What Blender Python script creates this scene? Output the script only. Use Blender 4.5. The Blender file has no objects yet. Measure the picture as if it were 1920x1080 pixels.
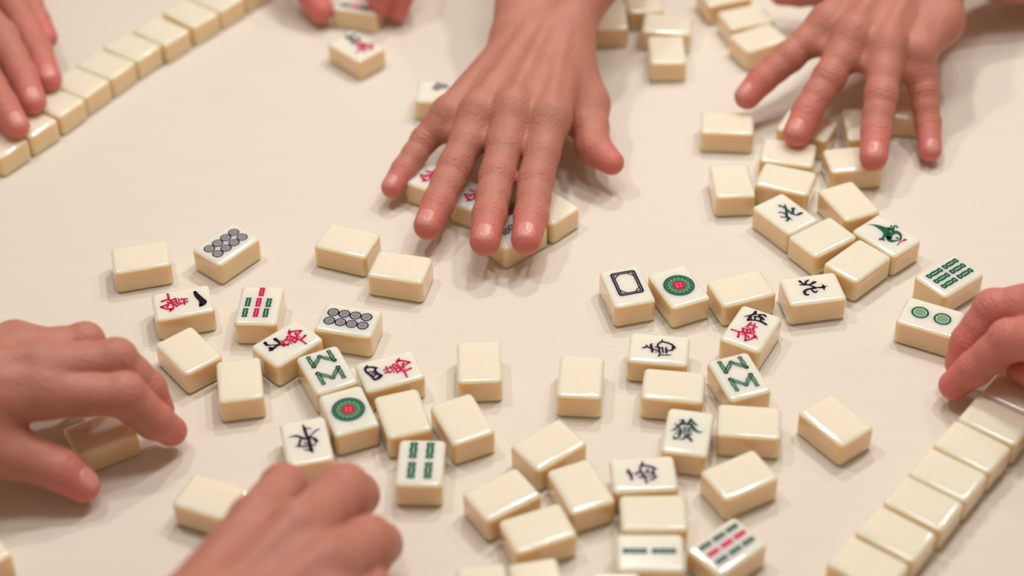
import bpy, bmesh, math, random
import numpy as np
from mathutils import Vector, Matrix

# ---------------------------------------------------------------- camera, light, exposure
MM = 0.001
TZ = 0.75                                   # height of the table top above the floor, metres
CAM_F, CAM_P, CAM_D, CAM_R = 3473.84, 0.712776, 965.87, -0.020952   # focal (px of 1920), pitch, distance mm, roll
S = bpy.context.scene
C = bpy.data.collections.new('scene'); S.collection.children.link(C)

_fwd = Vector((0, math.cos(CAM_P), -math.sin(CAM_P)))
_rt0 = Vector((1, 0, 0)); _up0 = _rt0.cross(_fwd)
_rt = math.cos(CAM_R) * _rt0 + math.sin(CAM_R) * _up0
_up = -math.sin(CAM_R) * _rt0 + math.cos(CAM_R) * _up0
_cam = Vector((0, -CAM_D * math.cos(CAM_P), CAM_D * math.sin(CAM_P)))     # mm, table centre at 0,0,0

def at(px, py, z):
    """point (mm above the table) that the photograph shows at px, py when it is z mm above the cloth"""
    v = _fwd + (px - 960) / CAM_F * _rt - (py - 540) / CAM_F * _up
    return np.array(_cam + v * ((z - _cam.z) / v.z))

cd = bpy.data.cameras.new('camera'); cam = bpy.data.objects.new('camera', cd); C.objects.link(cam)
cam.matrix_world = Matrix(((_rt.x, _up.x, -_fwd.x, _cam.x * MM), (_rt.y, _up.y, -_fwd.y, _cam.y * MM),
                           (_rt.z, _up.z, -_fwd.z, _cam.z * MM + TZ), (0, 0, 0, 1)))
cd.sensor_width = 36; cd.lens = CAM_F / 1920 * 36
cd.clip_start = 0.02; cd.clip_end = 20
cd.dof.use_dof = True; cd.dof.focus_distance = 0.938; cd.dof.aperture_fstop = 3.5
S.camera = cam

w = bpy.data.worlds.new('world'); S.world = w; w.use_nodes = True
# the room around the table: pale ceiling above, warm dim walls at the sides
_nt = w.node_tree; _tc = _nt.nodes.new('ShaderNodeTexCoord'); _sp = _nt.nodes.new('ShaderNodeSeparateXYZ'); _rp = _nt.nodes.new('ShaderNodeValToRGB')
_mr = _nt.nodes.new('ShaderNodeMapRange'); _mr.inputs['From Min'].default_value = -1
_nt.links.new(_tc.outputs['Generated'], _sp.inputs[0]); _nt.links.new(_sp.outputs['Z'], _mr.inputs['Value'])
_nt.links.new(_mr.outputs[0], _rp.inputs[0]); _nt.links.new(_rp.outputs[0], _nt.nodes['Background'].inputs[0])
_e = _rp.color_ramp.elements
_e[0].position = 0.45; _e[0].color = (.30, .17, .09, 1); _e[1].position = 0.95; _e[1].color = (1.0, .87, .72, 1)
_m = _e.new(0.70); _m.color = (.92, .58, .30, 1)
_nt.nodes['Background'].inputs[1].default_value = 0.26

def lamp(name, x, y, z, power, size, col=(1, 0.965, 0.93)):
    l = bpy.data.lights.new(name, 'AREA'); l.shape = 'DISK'; l.size = size; l.energy = power; l.color = col
    o = bpy.data.objects.new(name, l); C.objects.link(o); o.location = (x, y, TZ + z)
    o.rotation_euler = (Vector((0, 0, TZ)) - o.location).to_track_quat('-Z', 'Y').to_euler()
    return o
# the lamps that hang over the table: their soft shadows fall mostly towards the camera
lamp('ceiling_lamp_far', 0.10, 0.55, 1.02, 2.45, 0.07)
lamp('ceiling_lamp_left', -0.38, 0.16, 1.02, 1.65, 0.07)
lamp('ceiling_lamp_right', 0.40, 0.28, 1.02, 2.1, 0.07)
lamp('ceiling_lamp_far_right', 0.68, 0.55, 1.05, 1.0, 0.07)
lamp('ceiling_lamp_over', -0.05, -0.08, 1.10, 1.5, 0.17)
lamp('ceiling_lamp_over_right', 0.21, 0.02, 1.10, 1.5, 0.17)

S.view_settings.view_transform = 'Standard'; S.view_settings.look = 'None'
S.view_settings.gamma = 1.0; S.view_settings.use_curve_mapping = False
S.view_settings.exposure = 0.26

# ---------------------------------------------------------------- helpers
def tag(o, label=None, cat=None, group=None, kind=None):
    if label: o['label'] = label
    if cat: o['category'] = cat
    if group: o['group'] = group
    if kind: o['kind'] = kind
    return o

def link(name, me, parent=None, loc=None, rz=0.0):
    o = bpy.data.objects.new(name, me); C.objects.link(o)
    if parent: o.parent = parent
    if loc is not None: o.location = loc
    o.rotation_euler = (0, 0, rz)
    return o

def srgb(r, g, b):
    f = lambda c: (c / 255 / 12.92) if c / 255 <= 0.04045 else ((c / 255 + 0.055) / 1.055) ** 2.4
    return (f(r), f(g), f(b), 1)

def material(name, col, rough=0.5, spec=0.5, sss=0.0, radius=(1, .4, .2), scale=0.003, coat=0.0):
    m = bpy.data.materials.new(name); m.use_nodes = True
    b = m.node_tree.nodes['Principled BSDF']
    b.inputs['Base Color'].default_value = col if len(col) == 4 else (*col, 1)
    b.inputs['Roughness'].default_value = rough
    b.inputs['Specular IOR Level'].default_value = spec
    b.inputs['Subsurface Weight'].default_value = sss
    b.inputs['Subsurface Radius'].default_value = radius
    b.inputs['Subsurface Scale'].default_value = scale
    b.inputs['Coat Weight'].default_value = coat
    b.inputs['Coat Roughness'].default_value = 0.08
    return m, m.node_tree, b

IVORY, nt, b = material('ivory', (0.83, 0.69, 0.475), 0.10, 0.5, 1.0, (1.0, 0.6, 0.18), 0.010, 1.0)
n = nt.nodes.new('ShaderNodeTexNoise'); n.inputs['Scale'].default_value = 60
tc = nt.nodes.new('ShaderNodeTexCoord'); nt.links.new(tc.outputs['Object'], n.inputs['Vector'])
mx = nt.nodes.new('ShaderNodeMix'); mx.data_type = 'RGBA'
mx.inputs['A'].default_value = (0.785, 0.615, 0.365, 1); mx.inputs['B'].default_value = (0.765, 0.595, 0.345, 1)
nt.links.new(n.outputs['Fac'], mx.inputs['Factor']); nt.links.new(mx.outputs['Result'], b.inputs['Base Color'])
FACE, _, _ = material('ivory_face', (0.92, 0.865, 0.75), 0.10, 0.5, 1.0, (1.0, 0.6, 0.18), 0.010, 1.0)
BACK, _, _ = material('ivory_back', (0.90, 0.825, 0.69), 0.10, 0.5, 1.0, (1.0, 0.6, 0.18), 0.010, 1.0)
GREEN, _, _ = material('green_paint', srgb(24, 92, 62), 0.45, 0.15)
DKGREEN, _, _ = material('dark_green_paint', srgb(16, 70, 56), 0.45, 0.15)
LTGREEN, _, _ = material('pale_green_paint', srgb(160, 192, 164), 0.45, 0.15)
MIDGREEN, _, _ = material('mid_green_paint', srgb(118, 160, 130), 0.45, 0.15)
RED, _, _ = material('red_paint', srgb(206, 16, 64), 0.45, 0.15)
PINK, _, _ = material('pale_red_paint', srgb(232, 110, 120), 0.45, 0.15)
BLACK, _, _ = material('black_paint', srgb(28, 18, 32), 0.45, 0.15)
GREY, _, _ = material('grey_paint', srgb(176, 172, 172), 0.45, 0.15)

# cloth: a fine diagonal weave and a few soft creases
CLOTH, nt, b = material('tablecloth_linen', (0.785, 0.725, 0.645), 0.85, 0.15)
b.inputs['Sheen Weight'].default_value = 0.1
tc = nt.nodes.new('ShaderNodeTexCoord')
def node(t, **k):
    x = nt.nodes.new(t)
    for a, v in k.items(): x.inputs[a].default_value = v
    return x
mp = node('ShaderNodeMapping'); mp.inputs['Rotation'].default_value = (0, 0, math.radians(33))
nt.links.new(tc.outputs['Object'], mp.inputs['Vector'])
wv = node('ShaderNodeTexWave', Scale=290.0, Distortion=1.2, Detail=2.0); wv.wave_type = 'BANDS'
nt.links.new(mp.outputs['Vector'], wv.inputs['Vector'])
wv2 = node('ShaderNodeTexWave', Scale=330.0, Distortion=1.5, Detail=2.0); wv2.bands_direction = 'Y'
nt.links.new(mp.outputs['Vector'], wv2.inputs['Vector'])
mp2 = node('ShaderNodeMapping'); mp2.inputs['Scale'].default_value = (3.5, 22, 5); mp2.inputs['Rotation'].default_value = (0, 0, math.radians(-27))
nt.links.new(tc.outputs['Object'], mp2.inputs['Vector'])
ns = node('ShaderNodeTexNoise', Scale=1.6, Detail=4.0, Roughness=0.5)
nt.links.new(mp2.outputs['Vector'], ns.inputs['Vector'])
ad = nt.nodes.new('ShaderNodeMath'); ad.operation = 'ADD'
nt.links.new(wv.outputs['Fac'], ad.inputs[0]); nt.links.new(wv2.outputs['Fac'], ad.inputs[1])
b1 = node('ShaderNodeBump', Strength=0.32, Distance=0.0004); nt.links.new(ad.outputs[0], b1.inputs['Height'])
b2 = node('ShaderNodeBump', Strength=0.32, Distance=0.003); nt.links.new(ns.outputs['Fac'], b2.inputs['Height'])
mc = nt.nodes.new('ShaderNodeMix'); mc.data_type = 'RGBA'          # the yarn itself is a little uneven in tone
mc.inputs['A'].default_value = (0.765, 0.695, 0.61, 1); mc.inputs['B'].default_value = (0.80, 0.742, 0.665, 1)
mp3 = node('ShaderNodeMapping'); mp3.inputs['Scale'].default_value = (14, 160, 14); mp3.inputs['Rotation'].default_value = (0, 0, math.radians(-27))
nt.links.new(tc.outputs['Object'], mp3.inputs['Vector'])
n3 = node('ShaderNodeTexNoise', Scale=1.5, Detail=3.0); nt.links.new(mp3.outputs['Vector'], n3.inputs['Vector'])
nt.links.new(n3.outputs['Fac'], mc.inputs['Factor']); nt.links.new(mc.outputs['Result'], b.inputs['Base Color'])
nt.links.new(b1.outputs['Normal'], b2.inputs['Normal']); nt.links.new(b2.outputs['Normal'], b.inputs['Normal'])

# skin: pinker where the flush attribute says so (finger ends, knuckles), mottled, finely lined
SKIN, nt, b = material('skin', (0.55, 0.27, 0.18), 0.5, 0.35, 0.22, (1.0, 0.35, 0.18), 0.004)
at_ = nt.nodes.new('ShaderNodeAttribute'); at_.attribute_name = 'flush'
tc = nt.nodes.new('ShaderNodeTexCoord')
n1 = node('ShaderNodeTexNoise', Scale=70.0, Detail=5.0); nt.links.new(tc.outputs['Object'], n1.inputs['Vector'])
n2 = node('ShaderNodeTexNoise', Scale=420.0, Detail=6.0); nt.links.new(tc.outputs['Object'], n2.inputs['Vector'])
vo = node('ShaderNodeTexVoronoi', Scale=900.0); nt.links.new(tc.outputs['Object'], vo.inputs['Vector'])
mA = nt.nodes.new('ShaderNodeMix'); mA.data_type = 'RGBA'
SKIN_LO, SKIN_HI, SKIN_TIP = (0.43, 0.17, 0.12, 1), (0.56, 0.25, 0.185, 1), (0.65, 0.19, 0.165, 1)
mA.inputs['A'].default_value = SKIN_LO; mA.inputs['B'].default_value = SKIN_HI
nt.links.new(n1.outputs['Fac'], mA.inputs['Factor'])
mB = nt.nodes.new('ShaderNodeMix'); mB.data_type = 'RGBA'; mB.inputs['B'].default_value = SKIN_TIP
nt.links.new(mA.outputs['Result'], mB.inputs['A']); nt.links.new(at_.outputs['Fac'], mB.inputs['Factor'])
nt.links.new(mB.outputs['Result'], b.inputs['Base Color'])
ad = nt.nodes.new('ShaderNodeMath'); ad.operation = 'ADD'
nt.links.new(n2.outputs['Fac'], ad.inputs[0]); nt.links.new(vo.outputs['Distance'], ad.inputs[1])
bp = node('ShaderNodeBump', Strength=0.35, Distance=0.0006); nt.links.new(ad.outputs[0], bp.inputs['Height'])
n4 = node('ShaderNodeTexNoise', Scale=190.0, Detail=3.0, Distortion=1.5); nt.links.new(tc.outputs['Object'], n4.inputs['Vector'])
bp2 = node('ShaderNodeBump', Strength=0.35, Distance=0.0012); nt.links.new(n4.outputs['Fac'], bp2.inputs['Height'])
nt.links.new(bp.outputs['Normal'], bp2.inputs['Normal']); nt.links.new(bp2.outputs['Normal'], b.inputs['Normal'])
NAIL, _, _ = material('fingernail', (0.69, 0.285, 0.245), 0.3, 0.5, 0.2, (1, .4, .3), 0.002)

# ---------------------------------------------------------------- the table
def box_mesh(name, lo, hi, mat, bevel=0.0):
    bm = bmesh.new(); bmesh.ops.create_cube(bm, size=1)
    for v in bm.verts: v.co = Vector([lo[i] + (v.co[i] + .5) * (hi[i] - lo[i]) for i in range(3)])
    if bevel: bmesh.ops.bevel(bm, geom=bm.edges[:], offset=bevel, segments=3, affect='EDGES', profile=.5)
    me = bpy.data.meshes.new(name); bm.to_mesh(me); bm.free(); me.materials.append(mat); return me
WOOD, _, _ = material('dark_wood', (0.10, 0.05, 0.03), 0.4)
tb = bpy.data.objects.new('table', None); C.objects.link(tb); tb.location = (0, 0.05, 0)
tag(tb, 'square dark wooden game table hidden under the cloth', 'table')
link('tabletop', box_mesh('tabletop', (-.62, -.62, TZ - .035), (.62, .62, TZ - .003), WOOD, .003), tb)
for sx in (-1, 1):
    for sy in (-1, 1):
        link('leg', box_mesh('leg', (sx * .55 - .03, sy * .55 - .03, 0), (sx * .55 + .03, sy * .55 + .03, TZ - .035), WOOD, .003), tb)

def cloth():
    n = 60; h = .64; drop = .22; bm = bmesh.new(); rows = []
    random.seed(3)
    for i in range(-4, n + 5):
        row = []
        for j in range(-4, n + 5):
            u = min(max(i, 0), n) / n; v = min(max(j, 0), n) / n
            x, y, z = -h + 2 * h * u, -h + 2 * h * v, 0.0
            oi = -i if i < 0 else i - n if i > n else 0; oj = -j if j < 0 else j - n if j > n else 0
            if oi or oj:
                z = -drop * max(oi, oj) / 4
                wob = .012 * math.sin(40 * (u if oj else v)) * max(oi, oj) / 4 + .006
                if oi: x += (1 if i > n else -1) * wob
                if oj: y += (1 if j > n else -1) * wob
            row.append(bm.verts.new((x, y, z)))
        rows.append(row)
    for a in range(len(rows) - 1):
        for c in range(len(rows[0]) - 1): bm.faces.new((rows[a][c], rows[a + 1][c], rows[a + 1][c + 1], rows[a][c + 1]))
    for f in bm.faces: f.smooth = True
    me = bpy.data.meshes.new('tablecloth'); bm.to_mesh(me); bm.free(); me.materials.append(CLOTH)
    o = link('tablecloth', me, None, (0, .05, TZ))
    m = o.modifiers.new('thickness', 'SOLIDIFY'); m.thickness = .0025; m.offset = -1
    tag(o, 'cream woven linen cloth spread over the game table', 'tablecloth')
cloth()

# ---------------------------------------------------------------- the tiles
TW, TL, TH = 22.0, 30.016, 14.656
TILES = [  # x mm, y mm, turn (radians), face, group, label
 (-193.82, 15.13, -1.3376, 'back', 'scat', 'blank cream tile farthest left in the loose scatter, beyond the red one-character tile'),
 (-149.96, 24.02, -0.7112, 'dots8', 'scat', 'farther tile with eight black ring dots, alone on the cloth'),
 (-167.29, -22.20, -1.3210, 'wan1', 'scat', 'face-up tile with one black stroke and a red character, beside the leftmost blank tile'),
 (-128.10, -25.44, -0.0575, 'bam7', 'scat', 'face-up tile with seven bamboo sticks, a red column between two green columns'),
 (-111.82, -54.18, -0.8169, 'wan8', 'scat', 'face-up tile with a forked black numeral eight and a red character'),
 (-82.42, -38.05, -1.8203, 'dots8', 'scat', 'face-up tile with eight black ring dots, the nearer one, behind the numeral eight tile'),
 (-160.06, -58.02, 0.6704, 'back', 'scat', 'blank cream tile turned cornerwise in front of the red one-character tile'),
 (-132.68, -79.69, 0.1551, 'back', 'scat', 'blank cream tile standing lengthwise left of the numeral eight tile'),
 (-90.81, -74.07, 0.4229, 'bam8', 'scat', 'green zigzag bamboo tile on the left, touching the large green circle tile'),
 (-78.81, -102.58, 0.3543, 'circ1', 'scat', 'face-up tile with one large green circle and red centre, the nearer left one'),
 (-97.39, -122.47, 0.2217, 'east', 'scat', 'face-up tile with a black brushed east character, just beyond the fist at the bottom'),
 (-60.21, -75.68, -1.2284, 'wan4', 'scat', 'face-up tile with a black boxed numeral four and a red character'),
 (-52.98, -105.22, 0.2759, 'back', 'scat', 'blank cream tile touching the right side of the nearer large green circle tile'),
 (-24.69, -109.82, 0.4110, 'back', 'scat', 'blank cream tile behind the right shoulder of the four green bamboo tile'),
 (-16.77, -70.54, 0.0166, 'back', 'scat', 'blank cream upright tile alone right of the numeral four tile'),
 (-86.22, 25.00, -1.9402, 'back', 'scat', 'blank cream tile left of the little finger, farther one of a touching pair'),
 (-57.64, 2.54, -1.8322, 'back', 'scat', 'blank cream tile left of the spread hand, nearer one of a touching pair'),
 (-43.76, -137.91, -0.0519, 'bam4', 'scat', 'face-up tile with four green bamboo sticks, right of the fist'),
 (15.61, -127.91, -0.9295, 'back', 'scat', 'blank cream slanted tile, farthest of the four in the bottom centre cluster'),
 (29.32, -154.53, 0.3774, 'back', 'scat', 'blank cream tile in the bottom centre cluster, left of the west character tile'),
 (-6.58, -158.64, -1.0025, 'back', 'scat', 'blank cream slanted tile at the left of the bottom centre cluster'),
 (9.26, -179.36, -1.2032, 'back', 'scat', 'blank cream tile nearest of the four in the bottom centre cluster'),
 (71.31, -64.16, -1.7239, 'south', 'scat', 'face-up tile with a black south character lying sideways'),
 (76.47, -90.23, -1.7260, 'back', 'scat', 'blank cream tile directly in front of the south character tile'),
 (32.27, -82.51, -0.1014, 'back', 'scat', 'blank cream upright tile standing alone left of the south character tile'),
 (108.52, -84.69, 0.3024, 'bam8', 'scat', 'green zigzag bamboo tile on the right, in front of the numeral five tile'),
 (117.95, -50.70, -0.5139, 'wan5', 'scat', 'face-up tile with a black numeral five over a red character'),
 (58.69, -16.67, 0.2341, 'frame', 'scat', 'face-up tile with an empty black double-line frame'),
 (84.97, -17.72, 0.3821, 'circ1', 'scat', 'face-up tile with one large green circle and red centre, beside the black frame tile'),
 (116.51, -19.76, -1.2441, 'back', 'scat', 'blank cream tile between the large green circle tile and the black north tile'),
 (152.69, -21.79, -1.4156, 'north_a', 'scat', 'face-up tile with a black north character and a small star shape'),
 (121.14, 69.53, 0.0393, 'back', 'pile', 'blank cream upright tile at the left rim of the upper right pile'),
 (150.62, 69.94, -1.9412, 'back', 'pile', 'blank cream tile in the pile just behind the green-black north tile'),
 (154.72, 93.81, -1.8220, 'back', 'pile', 'blank cream tile under the middle fingertip of the right-hand pile'),
 (181.85, 49.60, 0.3948, 'back', 'pile', 'blank cream slanted tile in the pile behind the green bird tile'),
 (146.50, 39.74, 0.6038, 'north_b', 'pile', 'face-up tile with a dark green north character at the left of the pile'),
 (163.45, 19.59, -0.9749, 'back', 'pile', 'blank cream tile joined to the near end of the dark green north tile'),
 (178.71, -0.26, -0.8237, 'back', 'pile', 'blank cream tile directly in front of the green bird tile'),
 (197.03, 19.57, 0.6872, 'bird', 'pile', 'face-up tile with a green bird and a red beak'),
 (223.51, -13.55, -0.9182, 'bam6', 'scat', 'face-up tile with six green bamboo sticks in two rows'),
 (208.25, -45.13, -2.0479, 'circ2', 'scat', 'face-up tile with two green circles, next to the reaching hand at right'),
 (80.53, -121.70, -0.2131, 'fa', 'scat', 'face-up tile with a complex green dragon character'),
 (109.98, -115.62, -1.6919, 'back', 'scat', 'blank cream tile right of the green dragon character tile'),
 (101.86, -149.70, -1.0890, 'back', 'scat', 'blank cream slanted tile behind the nine bamboo tile'),
 (58.30, -147.89, -1.5245, 'west', 'scat', 'face-up tile with a dark purple west character'),
 (61.07, -171.65, -1.5828, 'back', 'scat', 'blank cream tile between the west tile and the two bamboo tile'),
 (57.85, -194.90, -1.6005, 'bam2', 'scat', 'face-up tile with two green bamboo sticks end to end at the bottom'),
 (91.76, -192.27, -0.8967, 'bam9', 'scat', 'face-up tile with nine bamboo sticks, a red row between two green rows'),
 (150.64, -115.59, 0.6276, 'back', 'scat', 'blank cream tile lying alone cornerwise in the open cloth beside the right tile row'),
 (-90.76, 209.95, 0.7737, 'wanfar', 'far', 'blurred face-up tile with dark and red characters near the pinching fingers'),
 (95.59, 198.70, -0.0064, 'back', 'far', 'blank upright tile nearest in the far group at the top'),
 (-289.80, 120.58, 0.9206, 'back', 'wl', 'blank tile in the upper left row, first, under the fingertips, from the hand'),
 (-276.54, 139.42, 0.9321, 'back', 'wl', 'blank tile in the upper left row, second from the hand'),
 (-263.94, 158.62, 0.9912, 'back', 'wl', 'blank tile in the upper left row, third from the hand'),
 (-252.31, 177.61, 0.9797, 'back', 'wl', 'blank tile in the upper left row, fourth from the hand'),
 (-239.85, 196.12, 0.9948, 'back', 'wl', 'blank tile in the upper left row, fifth from the hand'),
 (-226.79, 214.59, 0.9590, 'back', 'wl', 'blank tile in the upper left row, sixth from the hand'),
 (-211.28, 231.41, 0.9119, 'back', 'wl', 'blank tile in the upper left row, seventh from the hand'),
 (-195.68, 250.55, 0.8671, 'back', 'wl', 'blank tile in the upper left row, eighth from the hand'),
 (-181.38, 268.03, 0.8663, 'back', 'wl', 'blank tile in the upper left row, ninth from the hand'),
 (-167.17, 286.57, 0.8856, 'back', 'wl', 'blank tile in the upper left row, tenth and farthest from the hand'),
 (210.76, -134.71, -2.2799, 'back', 'wr', 'blank tile in the straight row at lower right, fifth'),
 (196.23, -151.94, -2.2505, 'back', 'wr', 'blank tile in the straight row at lower right, fourth'),
 (181.96, -169.14, -2.2490, 'back', 'wr', 'blank tile in the straight row at lower right, third'),
 (166.62, -186.64, -2.2615, 'back', 'wr', 'blank tile in the straight row at lower right, second'),
 (151.51, -204.11, -2.2404, 'back', 'wr', 'blank tile in the straight row at lower right, first and nearest the bottom edge'),
 (225.60, -117.71, -2.2487, 'back', 'wr', 'blank tile in the straight row at lower right, sixth, just below the fingertips'),
 (240.03, -100.66, -2.2329, 'back', 'wr', 'blank tile in the straight row at lower right, seventh, under the hand'),
 (200.87, 118.92, -0.0300, 'back', 'pile', 'blank cream tile showing behind the ring finger of the upper right hand'),
 (168.81, 119.26, 1.0938, 'back', 'pile', 'blank cream tile showing between index and middle fingers of the upper right hand'),
 (226.69, 138.49, -0.1629, 'back', 'pile', 'blank cream tile showing between ring and little fingers of the upper right hand'),
 (123.92, 123.07, -1.6678, 'back', 'pile', 'blank cream tile under the index fingertip of the hand at upper right'),
 (189.76, 86.70, -1.4596, 'back', 'pile', 'blank cream tile under the ring fingertip of the right-hand pile'),
 (-138.06, -156.51, -1.9799, 'back', 'scat', 'blank cream tile half hidden behind the fist at the bottom'),
 (-194.99, -113.30, -1.0616, 'back', 'scat', 'blank tile being picked up under the hand at the left edge'),
 (-90.90, 257.66, -1.9115, 'held', 'far', 'tile pinched between finger and thumb at the top edge, striped green and red'),
 (-38.35, 159.58, -1.6728, 'swirl', 'far', 'face-up tile half hidden behind the spread hand, one dark swirl showing'),
 (-39.30, 75.30, 1.0215, 'redmark', 'hand', 'face-up tile between little and ring fingers of the spread hand, red mark showing'),
 (-14.88, 57.28, 1.0331, 'redmark', 'hand', 'face-up tile between ring and middle fingers of the spread hand, red mark showing'),
 (1.64, 31.53, -0.8783, 'darkmark', 'hand', 'face-up tile under the index fingertip of the spread hand, dark mark between the fingers'),
 (19.63, 51.81, 0.7747, 'back', 'hand', 'blank cream tile sticking out right of the index finger of the spread hand'),
 (63.25, 236.77, -0.0040, 'back', 'far', 'shaded blank tile just right of the wrist at the top'),
 (97.91, 226.83, -1.7440, 'back', 'far', 'blank tile lying crosswise at the top, behind the upright far tile'),
 (85.14, 255.44, 0.0870, 'back', 'far', 'shaded blank tile cut by the top edge, behind the other far tiles'),
 (135.94, 259.77, -1.2693, 'back', 'far', 'blurred blank tile at the top edge, far left end of the slanted far row'),
 (151.75, 209.41, -1.1023, 'back', 'far', 'blurred blank tile at the near end of the slanted far row beside the index finger'),
 (146.74, 233.35, -1.2601, 'back', 'far', 'blurred blank tile at the top, middle one of the slanted far row'),
 (8.76, -212.60, 0.1778, 'back', 'scat', 'blank cream tile cut by the bottom edge, directly in front of the centre cluster'),
 (-14.91, -214.52, 0.1052, 'back', 'scat', 'blank cream tile cut by the bottom edge, leftmost one in front of the centre cluster'),
 (41.71, -220.76, -0.0100, 'circ1', 'scat', 'face-up tile cut by the bottom edge, showing the rim of a green circle'),
 (-240.24, -188.84, -0.8975, 'back', 'scat', 'blank tile corner cut off by the lower left edge of the photo'),
]
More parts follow.
